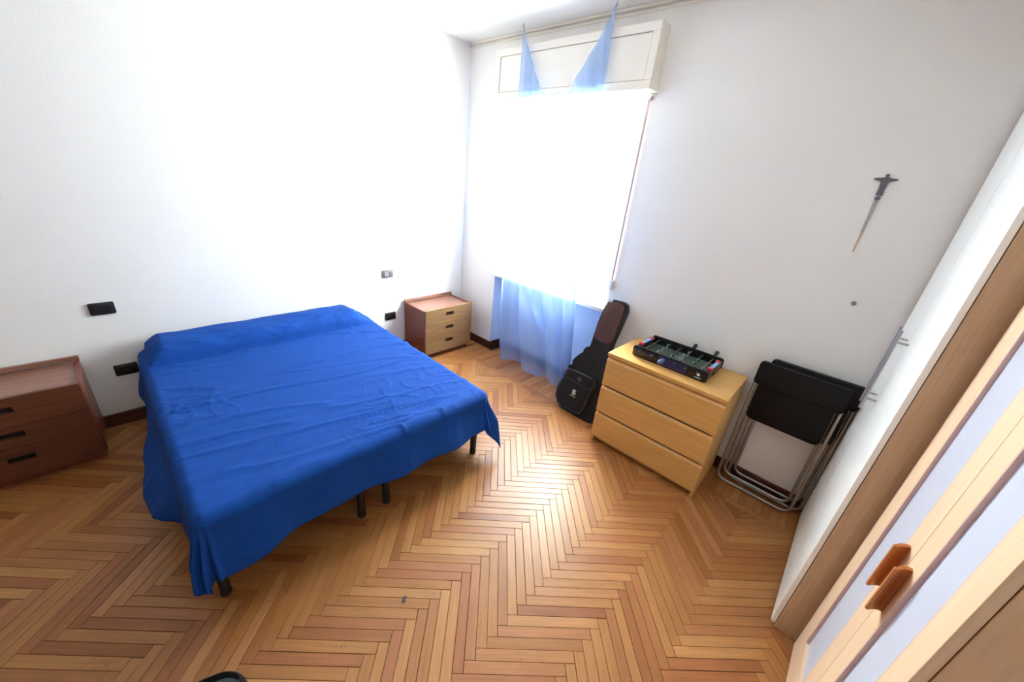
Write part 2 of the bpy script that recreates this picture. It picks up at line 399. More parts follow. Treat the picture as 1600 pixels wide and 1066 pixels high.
for col in range(-6, 5):
    for kind in (0, 1):
        for k in range(-100, 90):
            ax_, ay_ = AX + col * 2 * PITCHX, AY + k * STEP
            if kind == 0: o0, dl, dw = (ax_, ay_), dA, dB
            else: o0, dl, dw = (ax_ + PITCHX, ay_ + PITCHX), dB, dA
            g = GAP / 2
            pt = lambda l, w: (o0[0] + dl[0] * l + dw[0] * w, o0[1] + dl[1] * l + dw[1] * w)
            poly = [pt(g, g), pt(LP - g, g), pt(LP - g, WP - g), pt(g, WP - g)]
            if parea(poly) < 0: poly = poly[::-1]
            if max(p[0] for p in poly) < fx0 or min(p[0] for p in poly) > fx1 or max(p[1] for p in poly) < fy0 or min(p[1] for p in poly) > fy1: continue
            full = all(fx0 <= p[0] <= fx1 and fy0 <= p[1] <= fy1 for p in poly)
            if not full:
                for ax2, v, kl in ((0, fx0, False), (0, fx1, True), (1, fy0, False), (1, fy1, True)):
                    poly = clip(poly, ax2, v, kl)
                    if len(poly) < 3: break
                if len(poly) < 3 or parea(poly) < 2e-4: continue
            pieces.append((poly, dl, full))
x = fx0                                                              # lengthwise strip, then short border planks square to the window wall
while x < fx1:
    x2 = min(x + 0.46, fx1); pieces.append(([(x + 0.0006, BORD_Y - STRIP), (x2 - 0.0006, BORD_Y - STRIP), (x2 - 0.0006, BORD_Y - 0.001), (x + 0.0006, BORD_Y - 0.001)], (1, 0), False)); x = x2
x = fx0
while x < fx1 - 0.01:
    x2 = min(x + 0.047, fx1); yb = 0.13 if NX0 + 0.03 < x and x2 < NX1 else -0.019
    pieces.append(([(x + 0.0006, BORD_Y), (x2 - 0.0006, BORD_Y), (x2 - 0.0006, yb), (x + 0.0006, yb)], (0, 1), False)); x = x2
def hidden(cx, cy_):
    if cx < 1.72 and -2.86 < cy_ < -1.3: return True
    if cx < 0.4 and (cy_ < -3.1 or -0.76 < cy_ < -0.16): return True
    if cx > 3.66 and cy_ > -1.0: return True
    if cx > 3.76: return True
    if 2.3 < cx < 3.08 and cy_ > -0.48: return True
    return False
scored = []
for i, (poly, dl, full) in enumerate(pieces):
    c = (sum(p[0] for p in poly) / len(poly), sum(p[1] for p in poly) / len(poly))
    pr = [project((*p, 0)) for p in poly]; s_ = 0
    if all(p[2] > 0.05 for p in pr) and not hidden(*c):
        inside = sum(1 for p in pr if 0 <= p[0] <= 1600 and 0 <= p[1] <= 1066) / len(pr)
        s_ = abs(parea([(p[0], p[1]) for p in pr])) * inside
    scored.append((s_, i, c))
big = {i for s_, i, c in sorted(scored, reverse=True)[:298]}
shared = None
rest = bmesh.new(); uvr = rest.loops.layers.uv.new('uv'); rl = rest.faces.layers.float.new('rnd')
for s_, i, c in scored:
    poly, dl, full = pieces[i]; dz = random.uniform(-0.0004, 0.0)
    if i not in big:
        plank_bm(rest, poly, -0.005, dz, uvr, rl, dl, random.random()); continue
    if full:
        if shared is None:
            bm = bmesh.new(); uvl = bm.loops.layers.uv.new('uv'); g = GAP / 2
            plank_bm(bm, [(-LP / 2 + g, -WP / 2 + g), (LP / 2 - g, -WP / 2 + g), (LP / 2 - g, WP / 2 - g), (-LP / 2 + g, WP / 2 - g)], -0.005, 0, uvl, None, (1, 0), 0)
            shared = bpy.data.meshes.new('plank'); bm.to_mesh(shared); bm.free(); shared.materials.append(PLANK_O)
        o = bpy.data.objects.new('plank', shared); o.scale = (random.choice((1, 1, 0.997)), random.choice((1, 1, 1, 0.985, 0.965)), 1); o.rotation_euler = (0, 0, math.atan2(dl[1], dl[0]))
    else:
        bm = bmesh.new(); uvl = bm.loops.layers.uv.new('uv')
        plank_bm(bm, [(p[0] - c[0], p[1] - c[1]) for p in poly], -0.005, 0, uvl, None, dl, 0)
        me = bpy.data.meshes.new('plank'); bm.to_mesh(me); bm.free(); me.materials.append(PLANK_O); o = bpy.data.objects.new('plank', me)
    COL.objects.link(o); o.location = (c[0], c[1], dz); o.parent = floor
me = bpy.data.meshes.new('parquet_planks'); rest.to_mesh(me); rest.free(); me.materials.append(PLANK_A)
po_ = bpy.data.objects.new('parquet_planks', me); COL.objects.link(po_); po_.parent = floor; po_['kind'] = 'stuff'

# ------------------------------------------------------------------ bed
bed = thing('double_bed', 'low double bed on black legs, its mattress hidden under a blue sheet', 'bed', (0.95, -2.06, 0))
BX0, BX1, BY0, BY1, BT = 0.07, 1.885, -2.835, -1.275, 0.53
L_ = lambda x, y: (x - 0.95, y + 2.06)
for y0, y1 in ((BY0 + 0.02, -2.075), (-2.06, BY1 - 0.02)):
    a, b_ = L_(BX0, y0), L_(BX1 - 0.03, y1)
    MB().box(a[0], b_[0], a[1], b_[1], 0.275, 0.325, 0.006).build('bed_base', BLACKM, bed)
for x in (0.22, 1.805):
    for y in (-2.79, -2.151, -2.0, -1.321):
        a = L_(x, y)
        MB().tube([(*a, 0), (*a, 0.012), (*a, 0.02), (*a, 0.276)], [0.021, 0.024, 0.021, 0.025], 14).build('leg', BLACKM, bed, True)
a, b_ = L_(BX0, BY0), L_(BX1, BY1)
MB().box(a[0], b_[0] - 0.03, a[1] + 0.02, b_[1] - 0.02, 0.325, BT - 0.026, 0.06, 4).build('mattress', MATTR, bed, True)
# the sheet: laid over mattress and bolster, falling over three sides
LA, WB = BX1 - 0.045 - 0.03, BY1 - BY0 - 0.10
RR = 0.05
def sheet_pt(ss, tt):
    a = ss * (LA + 0.295); b = -0.305 + tt * (WB + 0.305 + 0.415)
    ca, cb = min(a, LA), max(0.0, min(WB, b))
    da = a - ca; db = b - cb
    headfade = sstep(0.0, 0.5, a)
    d = math.hypot(da, db)
    if da > 0: d *= 1 + 0.16 * (1 - sstep(0.02, 0.30, cb)) * sstep(0, 0.15, da)
    if da > 0 and db < 0: d *= 1 - 0.10 * math.sin(2 * math.atan2(-db, da))
    x = 0.03 + ca; y = BY0 + 0.05 + cb
    z = BT + 0.004
    # bolster under the sheet
    ends = sstep(-0.03, 0.14, cb + (0.05 if db >= 0 else -abs(db))) * sstep(-0.02, 0.17, WB - cb + 0.02)
    hb = 0.0
    if ca < 0.36:
        u = (ca - 0.15) / 0.20
        hb = 0.118 * max(0.0, 1 - abs(u) ** 2.4) ** 0.55 if u > -1 else 0
        wv = noise.noise(Vector((cb * 5, ca * 9, 3.1)))
        hb *= 1 + 0.10 * wv
        pleat = 0.012 * sstep(0.25, 0.6, noise.noise(Vector((cb * 9 + ca * 14, 2.0, ca * 4))) + 0.3) * sstep(0.05, 0.2, ca)
        hb += pleat * 0.5
    z += hb * ends
    z += -0.024 * math.exp(-((ca - 0.350) / 0.015) ** 2) * ends
    # wrinkles
    n1 = noise.noise(Vector((x * 7.5 - y * 1.6, y * 1.1 + x * 0.5, 0.3)))
    n2 = noise.noise(Vector((x * 17 - y * 5.0, y * 3.1, 5.3)))
    n3 = noise.noise(Vector((x * 3.0 + y * 8, y * 5 - x * 4, 9.1)))
    crease = max(0.0, 1 - abs(n1) * 5.5) ** 2
    cr2 = max(0.0, 1 - abs(n2) * 6) ** 2 * sstep(-0.05, 0.35, noise.noise(Vector((x * 2, y * 2, 4))))
    cr3 = max(0.0, 1 - abs(n3) * 6) ** 2 * sstep(0.0, 0.4, noise.noise(Vector((x * 1.7, y * 1.7, 14))))
    z += (0.008 * crease + 0.009 * cr2 + 0.005 * cr3 + 0.005 * n1) * sstep(0.0, 0.45, ca)
    if d > 1e-6:
        dd = math.hypot(da, db); ux, uy = da / dd, db / dd
        arc = RR * math.pi / 2
        if d < arc: out = RR * math.sin(d / RR); dn = RR * (1 - math.cos(d / RR))
        else: out = RR + 0; dn = RR + d - arc
        hang = sstep(0.04, 0.3, d)
        tang = ca if abs(uy) > 0.999 else (cb if abs(ux) > 0.999 else 0)
        corner = ux > 0.001 and abs(uy) > 0.001
        flare = (0.035 + 0.075 * sstep(0.2, 1.35, x)) * (1 - 0.8 * sstep(1.42, 1.56, x)) if uy < -0.5 else (0.05 if uy > 0.5 else 0.03)
        if corner:
            ang = math.atan2(abs(uy), ux)
            rip = (0.028 * math.sin(ang * 13 + 0.6) if uy < 0 else 0.05 * math.sin(ang * 6 + 1.6)) * hang * math.sin(2 * ang) ** 0.5
            flare = 0.03 if uy < 0 else 0.05
            out += rip
        else:
            fade = min(1, max(0, (LA - ca) / 0.2)) if abs(uy) > 0.5 else min(1, cb / 0.25, (WB - cb) / 0.25)
            rip = (0.022 * math.sin(tang * 7.3 + 1.2 * math.sin(tang * 3.1)) + 0.012 * math.sin(tang * 17)) * hang * fade * (0.45 if uy < -0.5 else 1)
            out += rip
        out += flare * hang * (d / 0.3)
        out = max(out, 0.03 * hang)
        x += ux * out; y += uy * out; z -= dn
        if ux > 0.9: z += 0.0
        z = max(z, 0.03)
    if a < 0.02: z -= 0.05
    return (x, y, z)
so = MB().grid(sheet_pt, 230, 240).build('bed_sheet', SHEET, None, 'all')
recenter(so, (0.95, -2.06, 0.53))
md = so.modifiers.new('thickness', 'SOLIDIFY'); md.thickness = 0.003; md.offset = 0
tag(so, 'rumpled royal blue sheet draped over the whole double bed and its bolster', 'bed sheet')

# ------------------------------------------------------------------ nightstands
def nightstand(label, loc, front=None):
    t = thing('nightstand', label, 'nightstand', loc, group='pair of bedside cabinets')
    D, Wd, Hn = 0.39, 0.61, 0.545
    fx = D - 0.022
    MB().box(0, fx, 0, 0.02, 0.06, Hn - 0.008, 0.002).build('side_panel', NCARC, t)
    MB().box(0, fx, Wd - 0.02, Wd, 0.06, Hn - 0.008, 0.002).build('side_panel', NCARC, t)
    MB().box(0.0, 0.012, 0.02, Wd - 0.02, 0.06, Hn - 0.02).build('back_panel', NCARC, t)
    MB().box(0.012, fx, 0.02, Wd - 0.02, Hn - 0.04, Hn - 0.018).build('top_panel', NTOP, t)
    MB().box(-0.002, 0.018, -0.002, Wd + 0.002, Hn - 0.01, Hn + 0.022, 0.003).build('back_rail', NTOP, t)
    MB().box(0.02, fx - 0.03, 0.015, Wd - 0.015, 0, 0.06).build('plinth', NCARC, t)
    for z0, z1 in ((0.376, Hn), (0.252, 0.372), (0.06, 0.248)):
        hz = z0 + (z1 - z0) * 0.60 if z0 > 0.3 else z0 + (z1 - z0) * 0.62
        a, b_, c, d = Wd / 2 - 0.05, Wd / 2 + 0.05, hz - 0.020, hz + 0.016
        m = MB(); e = 0.0
        # one front board with a real finger hole cut through it
        fr0, fr1 = fx, D
        m.box(fr0, fr1, 0.004, a, z0, z1).box(fr0, fr1, b_, Wd - 0.004, z0, z1).box(fr0, fr1, a, b_, z0, c).box(fr0, fr1, a, b_, d, z1)
        bmesh.ops.remove_doubles(m.bm, verts=m.bm.verts, dist=1e-5)
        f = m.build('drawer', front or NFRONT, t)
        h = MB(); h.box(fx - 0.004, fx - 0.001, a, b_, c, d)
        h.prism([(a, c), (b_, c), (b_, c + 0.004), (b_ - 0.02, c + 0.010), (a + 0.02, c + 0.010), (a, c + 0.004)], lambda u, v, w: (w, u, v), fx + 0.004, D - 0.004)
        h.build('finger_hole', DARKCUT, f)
    return t
nightstand('red-brown bedside cabinet with tan drawer fronts in the corner by the window', (0.022, -0.775, 0))
nightstand('red-brown bedside cabinet in shadow at the left edge, before the bed', (0.022, -3.70, 0), NFRONT_SHADED)

# ------------------------------------------------------------------ wall plates
def plate(y, z, label, light=False):
    t = thing('wall_plate', label, 'switch plate', (0.0, y, z), group='wall plates above and beside the bed')
    f3 = lambda u, v, h: (h, u, v)
    MB().prism(rrect(-0.058, 0.058, -0.039, 0.039, 0.008), f3, 0.0005, 0.009, 0.003, rims='top').build('cover', GREYPL if light else BLACKP, t, True)
    for k in (-1, 0, 1):
        MB().box(0.009, 0.0125, k * 0.0235 - 0.0112, k * 0.0235 + 0.0112, -0.0225, 0.0225, 0.001).build('rocker' if light else 'insert', GREYLT if light and k < 1 else (GREYPL if light else GBLACK), t)
plate(-2.918, 0.838, 'black switch plate high on the wall, left of the bed')
plate(-2.905, 0.400, 'black socket plate low on the wall, half behind the left edge of the sheet')
plate(-0.947, 0.853, 'grey switch plate on the wall above the far bedside cabinet', True)
plate(-0.931, 0.403, 'black socket plate low on the wall between bed and far bedside cabinet')

# ------------------------------------------------------------------ shutter box and strap
sb = thing('shutter_box', 'cream painted roller shutter box above the window', 'shutter box', (1.23, 0, 2.655))
SX, SZ0, SZ1 = 0.742, -0.178, 0.178
m = MB(); m.box(-SX, SX, -0.10, -0.001, SZ0, SZ1, 0.004); m.build('box_body', TRIMW, sb)
m = MB(); yy = (-0.118, -0.10); w = 0.052
m.box(-SX, SX, *yy, SZ1 - w, SZ1, 0.003).box(-SX, SX, *yy, SZ0, SZ0 + w - 0.01, 0.003).box(-SX, -SX + w, *yy, SZ0 + w - 0.01, SZ1 - w, 0.003).box(SX - w, SX, *yy, SZ0 + w - 0.01, SZ1 - w, 0.003)
m.build('box_frame', TRIMW, sb)
MB().box(-SX + w + 0.004, SX - w - 0.004, -0.111, -0.10, SZ0 + w - 0.006, SZ1 - w - 0.004, 0.003).build('inspection_panel', TRIMW, sb)
MB().box(-SX - 0.012, SX + 0.012, -0.125, -0.001, SZ0 - 0.014, SZ0, 0.004).build('bottom_moulding', TRIMW, sb)
st = thing('shutter_strap', 'narrow pinkish strap hanging from the shutter box at the window edge', 'strap', (1.936, -0.012, 0))
MB().box(-0.008, 0.008, -0.0015, 0.0015, 1.15, 2.44).build('strap', STRAPM, st)
MB().box(-0.016, 0.016, -0.012, 0.011, 2.425, 2.45, 0.003).build('strap_guide', STEEL, st)
MB().box(-0.014, 0.014, -0.010, 0.011, 1.08, 1.16, 0.003).build('strap_winder', FRAMEW, st)

# ------------------------------------------------------------------ curtain
def on_plane(px, py, yv):
    d = ray(px, py); t = (yv - CAM.y) / d.y; p = CAM + d * t; return p.x, p.z
YC = -0.155
top_px = [(818, 37), (822, 58), (828, 84), (835, 108), (844, 134), (853, 152), (864, 162), (878, 156), (893, 136), (905, 112), (922, 82), (941, 50), (956, 20), (966, -6)]
bot_px = [(777, 558), (786, 561), (797, 563), (808, 572), (822, 580), (836, 587), (848, 590), (858, 596), (866, 599), (872, 594), (877, 594), (882, 599), (886, 602), (889, 597)]
TOP = spline([on_plane(*p, YC) for p in top_px], 8, False)
BOT = spline([on_plane(*p, YC) for p in bot_px], 8, False)
def samp(c, s):
    f = s * (len(c) - 1); i = min(int(f), len(c) - 2); f -= i
    return tuple(a + (b - a) * f for a, b in zip(c[i], c[i + 1]))
ANCH = {0: (812, 105), 1: (950, 95)}
def curtain_pt(s, t):
    a, b_ = samp(TOP, s), samp(BOT, s)
    x = a[0] + (b_[0] - a[0]) * t; z = a[1] + (b_[1] - a[1]) * t
    # both sides fall straight for the upper part, then spread
    ear = math.exp(-(s / 0.16) ** 2) - math.exp(-((1 - s) / 0.18) ** 2)
    x += 0.05 * ear * math.sin(math.pi * min(1, t * 1.0)) * (-0.2 if s < 0.5 else 0.9)
    open_ = min(1.0, 0.12 + 1.3 * t + 0.5 * math.sin(math.pi * s))
    ph = 2 * math.pi * (5.0 * s + 0.35 * math.sin(3.1 * s + 2.2 * t)) + 0.7
    amp = (0.014 + 0.026 * t) * open_
    y = YC + 0.005 + amp * math.sin(ph) + 0.012 * math.sin(ph * 2.3 + 1.0) * open_
    x += 0.022 * math.sin(ph + 1.5) * open_ * t
    # one broad doubled fold that sweeps down towards the floor
    c = 0.16 + 0.50 * max(0, (t - 0.62)) / 0.38
    if t > 0.55:
        g = math.exp(-((s - c) / 0.05) ** 2) * sstep(0.55, 0.75, t)
        y -= 0.035 * g; x += 0.05 * g
    y += 0.03 * sstep(0.85, 1.0, t) * (1 - s)
    z = max(z, 0.006)
    # at the ends the cloth is bunched on its string
    return (x, min(y, -0.133) if 2.45 < z < 2.86 else min(y, -0.045), z)
cu = thing('curtain', 'sheer blue curtain hung from two ceiling hooks before the window, sagging between them', 'curtain', (1.23, YC, 0))
m = MB().grid(curtain_pt, 150, 170)
ob = m.build('cloth', CURT, None, 'all'); ob.data.transform(Matrix.Translation((-1.23, -YC, 0))); ob.parent = cu
for (px, py) in ((818, 37), (966, -6)):
    x, z = on_plane(px, py, YC)
    h = MB().tube([(x - 1.23, 0, H - 0.0), (x - 1.23, 0, H - 0.012), (x - 1.23 + 0.006, 0, H - 0.02), (x - 1.23 + 0.004, 0, H - 0.03), (x - 1.23 - 0.002, 0, min(z, H) - 0.01)], 0.0022, 6)
    h.build('ceiling_hook', CORD, cu)

# ------------------------------------------------------------------ gig bag
bagt = thing('guitar_bag', 'black soft guitar bag with front pocket leaning between curtain and chest of drawers', 'guitar bag', (2.0, -0.33, 0.0), (-0.2165, 0, 0))
outl = [(1.991, 0.997), (2.005, 1.02), (2.03, 1.032), (2.10, 1.033), (2.135, 1.024), (2.157, 0.998), (2.150, 0.90), (2.140, 0.80), (2.128, 0.694), (2.128, 0.62), (2.15, 0.53), (2.195, 0.45), (2.215, 0.36), (2.20, 0.26), (2.212, 0.17), (2.232, 0.10), (2.225, 0.04), (2.18, 0.008),
        (2.09, 0.001), (1.99, 0.001), (1.89, 0.004), (1.82, 0.022), (1.782, 0.06), (1.768, 0.12), (1.774, 0.20), (1.808, 0.30), (1.838, 0.37), (1.833, 0.418), (1.850, 0.468), (1.895, 0.53), (1.94, 0.572), (1.958, 0.64), (1.960, 0.80), (1.974, 0.94)]
kz = 1.0238
ob_ = [(a - 2.0, b_ * kz) for a, b_ in outl]
f3 = lambda u, v, h: (u, h, v)
body = spline([p for p in ob_], 3)
MB().prism(body, f3, 0.0, 0.088, 0.024, 3).build('body', BAG, bagt, True)
neck = [(u * 1.0 + 0.002, v) for u, v in spline([(a - 2.0, b_ * kz) for a, b_ in ((1.995, 0.985), (2.03, 1.015), (2.10, 1.017), (2.145, 0.985), (2.137, 0.84), (2.118, 0.70), (1.972, 0.70), (1.972, 0.84))], 3)]
MB().prism(neck, f3, -0.006, 0.005, 0.004, 2).build('neck_panel', BAGN, bagt, True)
pk = [(1.845, 0.37), (2.11, 0.368), (2.098, 0.25), (2.085, 0.11), (2.06, 0.05), (2.03, 0.036), (1.86, 0.036), (1.815, 0.055), (1.795, 0.11), (1.80, 0.20), (1.822, 0.30)]
pk = [(a - 2.0, b_ * kz) for a, b_ in pk]
pp = spline(pk, 3)
pocket = MB().prism(pp, f3, -0.026, 0.004, 0.010, 2).build('pocket', BAG, bagt, True)
MB().tube([(u * 0.985 - 0.0007, -0.026, v * 0.985 + 0.003) for u, v in pp], 0.0028, 6, True).build('piping', PIPE, pocket, True)
fl = [(a - 2.0, b_ * kz) for a, b_ in ((1.848, 0.376), (2.112, 0.374), (2.102, 0.30), (2.085, 0.277), (1.85, 0.30), (1.832, 0.32))]
flap = MB().prism(fl, f3, -0.034, -0.024, 0.004, 2).build('pocket_flap', BAG, bagt, True)
MB().tube([(u, -0.034, v) for u, v in fl[1:] + fl[:1]], 0.0022, 6).build('piping', PIPE, flap, True)
c = (1.972 - 2.0, 0.327 * kz)
MB().prism([(c[0] + 0.019 * math.cos(k * math.pi / 10), c[1] + 0.019 * math.sin(k * math.pi / 10)) for k in range(20)], f3, -0.038, -0.033, 0.002, 2).build('round_badge', PIPE, flap, True)
cx, cz = 1.955 - 2.0, 0.198 * kz
em = MB()
em.prism([(cx + u, cz + v) for u, v in ((-0.017, 0.022), (0.006, 0.026), (0.017, 0.018), (0.014, 0.004), (0.020, -0.008), (0.012, -0.022), (-0.010, -0.024), (-0.019, -0.012), (-0.012, -0.002), (-0.019, 0.010))], f3, -0.0285, -0.025)
for k in range(7): em.box(cx - 0.030 + k * 0.0085, cx - 0.0245 + k * 0.0085, -0.028, -0.025, cz - 0.041, cz - 0.034)
em.build('emblem', LOGO, pocket)
hdl = MB().tube([(0.168, 0.03, 0.44), (0.205, 0.02, 0.43), (0.222, 0.02, 0.36), (0.205, 0.02, 0.29), (0.19, 0.03, 0.28)], 0.008, 8)
hdl.build('carry_handle', BAG, bagt, True)

# ------------------------------------------------------------------ chest of drawers
chest = thing('chest_of_drawers', 'golden birch chest of three drawers with a table football game on top', 'chest of drawers', (2.280, -0.506, 0), (0, 0, 0.008))
CW, CD, CH = 0.80, 0.478, 0.772
MB().box(0, 0.02, 0.018, CD, 0, CH - 0.024, 0.001).build('side_panel', BIRCH, chest)
MB().box(CW - 0.02, CW, 0.018, CD, 0, CH - 0.024, 0.001).build('side_panel', BIRCH, chest)
MB().box(-0.001, CW + 0.001, 0, CD, CH - 0.024, CH, 0.0015).build('top_panel', BIRCH, chest)
MB().box(0.02, CW - 0.02, 0.02, CD, CH - 0.06, CH - 0.024).build('front_rail', BIRCH, chest)
MB().box(0.02, CW - 0.02, CD - 0.006, CD, 0.05, CH - 0.03).build('back_panel', BIRCH, chest)
MB().box(0.02, CW - 0.02, 0.06, 0.075, 0, 0.055).build('plinth', BIRCH, chest)
for z0, z1 in ((0.515, 0.722), (0.285, 0.491), (0.058, 0.261)):
    m = MB(); e = 0.002
    m.prism([(0.0, z0), (0.0, z1 - 0.008), (0.012, z1 + 0.006), (0.018, z1 + 0.006), (0.018, z0)], lambda u, v, w: (w, u, v), e, CW - e)
    m.box(0.03, CW - 0.03, 0.018, CD - 0.03, z0 + 0.02, z1 - 0.05)
    m.build('drawer', BIRCH, chest)

# ------------------------------------------------------------------ table football
ft = thing('table_football', 'small black tabletop football game with blue handles on the birch chest', 'table football', (2.66, -0.226, CH), (0, 0, 0.0))
hx, hy, hh, tw = 0.256, 0.165, 0.080, 0.012
def wall_profile(sx): return rrect(-hx, hx, 0.0, hh, 0.018)
for s_ in (-1, 1):
    MB().prism(wall_profile(1), lambda u, v, w: (u, w, v), min(s_ * hy, s_ * (hy - tw)), max(s_ * hy, s_ * (hy - tw)), 0.002).build('side_wall', GBLACK, ft, True)
    MB().box(min(s_ * hx * 0.985, s_ * (hx - 0.03)), max(s_ * hx * 0.985, s_ * (hx - 0.03)), -hy + tw, hy - tw, 0.004, hh - 0.012, 0.003).build('end_wall', GBLACK, ft)
    g = MB().box(min(s_ * (hx - 0.028), s_ * (hx - 0.006)), max(s_ * (hx - 0.028), s_ * (hx - 0.006)), -0.075, 0.075, hh - 0.013, hh - 0.004, 0.002).build('score_bar', GSKY, ft)
    for y in (-0.083, 0.083):
        MB().box(min(s_ * (hx - 0.034), s_ * (hx - 0.004)), max(s_ * (hx - 0.034), s_ * (hx - 0.004)), y - 0.014, y + 0.014, hh - 0.016, hh + 0.002, 0.003).build('goal_corner', GRED, g)
pitch = MB().box(-hx + 0.03, hx - 0.03, -hy + tw, hy - tw, 0.006, 0.022).build('pitch', GREEN, ft)
MB().box(-0.0012, 0.0012, -hy + tw, hy - tw, 0.022, 0.0226).build('halfway_line', GWHITE, pitch)
MB().tube([(0.045 * math.cos(k * math.pi / 16), 0.045 * math.sin(k * math.pi / 16), 0.0222) for k in range(32)], 0.0009, 4, True).build('centre_circle', GWHITE, pitch)
MB().box(-0.07, 0.12, -hy - 0.0012, -hy + 0.001, 0.010, 0.070).build('blue_print', GBLUE, ft)
em = MB(); em.prism([(0.2 + u, 0.036 + v) for u, v in ((-0.010, 0.004), (-0.006, 0.014), (0.006, 0.014), (0.010, 0.004), (0.005, -0.004), (-0.005, -0.004))], lambda u, v, w: (u, w, v), -hy - 0.0014, -hy + 0.001)
for k in range(6): em.box(0.180 + k * 0.0068, 0.1846 + k * 0.0068, -hy - 0.0014, -hy + 0.001, 0.016, 0.021)
em.build('emblem', GWHITE, ft)
MB().box(hx - 0.006, hx + 0.001, -0.02, 0.02, 0.012, 0.03, 0.002).build('ball_outlet', BLACKP, ft)
RODZ = 0.056
for i, xr in enumerate((-0.198, -0.112, -0.03, 0.042, 0.12, 0.19)):
    front = i in (0, 1, 2, 4)
    ya, yb = (-hy - (0.05 if front else 0.014), hy + (0.012 if front else 0.018))
    rod = MB().tube([(xr, ya, RODZ), (xr, yb, RODZ)], 0.0032, 8).build('rod', STEEL, ft, True)
    if i == 2:
        MB().tube([(xr, -hy - 0.022, RODZ), (xr, -hy - 0.03, RODZ), (xr, -hy - 0.075, RODZ), (xr, -hy - 0.082, RODZ)], [0.009, 0.0145, 0.0155, 0.010], 12).build('handle', HBLUE, rod, True)
    elif front:
        MB().tube([(xr, -hy - 0.045, RODZ), (xr, -hy - 0.053, RODZ)], [0.006, 0.006], 8).build('rod_cap', BLACKP, rod, True)
    else:
        MB().tube([(xr, hy + 0.002, RODZ + 0.014), (xr, hy + 0.050, RODZ + 0.034)], [0.0115, 0.0135], 12).build('handle', BLACKP, rod, True)
    n = (1, 3, 3, 3, 3, 1)[i]
    for k in range(n):
        y = (k - (n - 1) / 2) * 0.085; pm = MB()
        pm.box(xr - 0.004, xr + 0.004, y - 0.006, y + 0.006, RODZ - 0.010, RODZ + 0.010, 0.002).box(xr - 0.003, xr + 0.003, y - 0.004, y + 0.004, RODZ - 0.030, RODZ - 0.010)
        pm.tube([(xr, y, RODZ + 0.009), (xr, y, RODZ + 0.017)], 0.0042, 8)
        pm.build('player_figure', PLW if i % 2 else PLD, rod)

# ------------------------------------------------------------------ folding chairs
def u_path(hw, z0, z1, r, y):
    p = [(-hw, y, z1), (-hw, y, z0 + r)]
    for k in range(1, 7): a = math.pi + math.pi / 2 * k / 6; p.append((-hw + r + r * math.cos(a), y, z0 + r + r * math.sin(a)))
    p.append((hw - r, y, z0))
    for k in range(1, 7): a = -math.pi / 2 + math.pi / 2 * k / 6; p.append((hw - r + r * math.cos(a), y, z0 + r + r * math.sin(a)))
    return p + [(hw, y, z1)]
chair = thing('folding_chair', 'black folding chair with steel tube frame, front one of two beside the birch chest', 'folding chair', (3.355, -0.114, 0.002), (-0.035, 0, 0), group='folded chairs leaning on the wall')
MB().tube(u_path(0.222, 0.011, 0.83, 0.055, -0.022), 0.0105, 10).build('front_frame', TUBE, chair, True)
MB().tube(u_path(0.198, 0.055, 0.775, 0.055, 0.006), 0.0105, 10).build('rear_frame', TUBE, chair, True)
bk = MB()
def back_pt(u, v): # curved backrest plate
    return None
bk.prism(rrect(-0.232, 0.232, 0.79, 0.945, 0.022), lambda u, v, w: (u, w - 0.05 * (u / 0.232) ** 2 * 0.2 - 0.012, v), -0.032, 0.004, 0.006).build('backrest', BLKSEAT, chair, True)
MB().prism(rrect(-0.202, 0.200, 0.538, 0.90, 0.030), lambda u, v, w: (u, w, v), -0.030, -0.008, 0.005).build('seat', BLKSEAT, chair, True)
for s_ in (-1, 1):
    MB().tube([(s_ * 0.185, 0.006, 0.60), (s_ * 0.226, -0.022, 0.60)], 0.006, 8).build('pivot', TUBE, chair, True)
ch2 = copy_thing(chair); ch2.location = (3.4045, -0.042, 0.002); ch2.rotation_euler = (-0.016, 0, 0)
for c in ch2.children:
    if c.name.startswith('backrest'): c.location.z += 0.016
ch2['label'] = 'black folding chair behind the other one, against the wall and nearest the white wardrobe'

# ------------------------------------------------------------------ white wardrobe
WX = 3.640
ww = thing('wardrobe', 'white-fronted wardrobe with brown sides and steel bar handles in the right corner', 'wardrobe', (WX, -1.012, 0))
D0 = 0.6
MB().box(0.021, D0, 0, 0.02, 0.0, 2.44, 0.001).build('side_panel', WALNUT, ww)
MB().box(0.021, D0, 0.962, 0.982, 0.0, 2.44, 0.001).build('side_panel', WALNUT, ww)
MB().box(0.021, D0, 0.02, 0.962, 2.40, 2.44).build('top_panel', WALNUT, ww)
MB().box(0.05, D0, 0.02, 0.962, 0.0, 0.05).build('plinth', WALNUT, ww)
MB().box(D0 - 0.01, D0, 0.02, 0.962, 0.05, 2.40).build('back_panel', WALNUT, ww)
for y0, y1, hyy in ((0.001, 0.5665, 0.526), (0.5755, 0.981, 0.618)):
    d = MB().box(0, 0.0185, y0, y1, 0.02, 2.435, 0.002).build('door', WHITEL, ww)
    h = MB(); h.tube([(-0.042, hyy, 1.00), (-0.042, hyy, 1.40)], 0.0065, 10)
    for z in (1.055, 1.345): h.tube([(0.0, hyy, z), (-0.042, hyy, z)], 0.005, 8)
    h.build('bar_handle', STEEL, d, True)

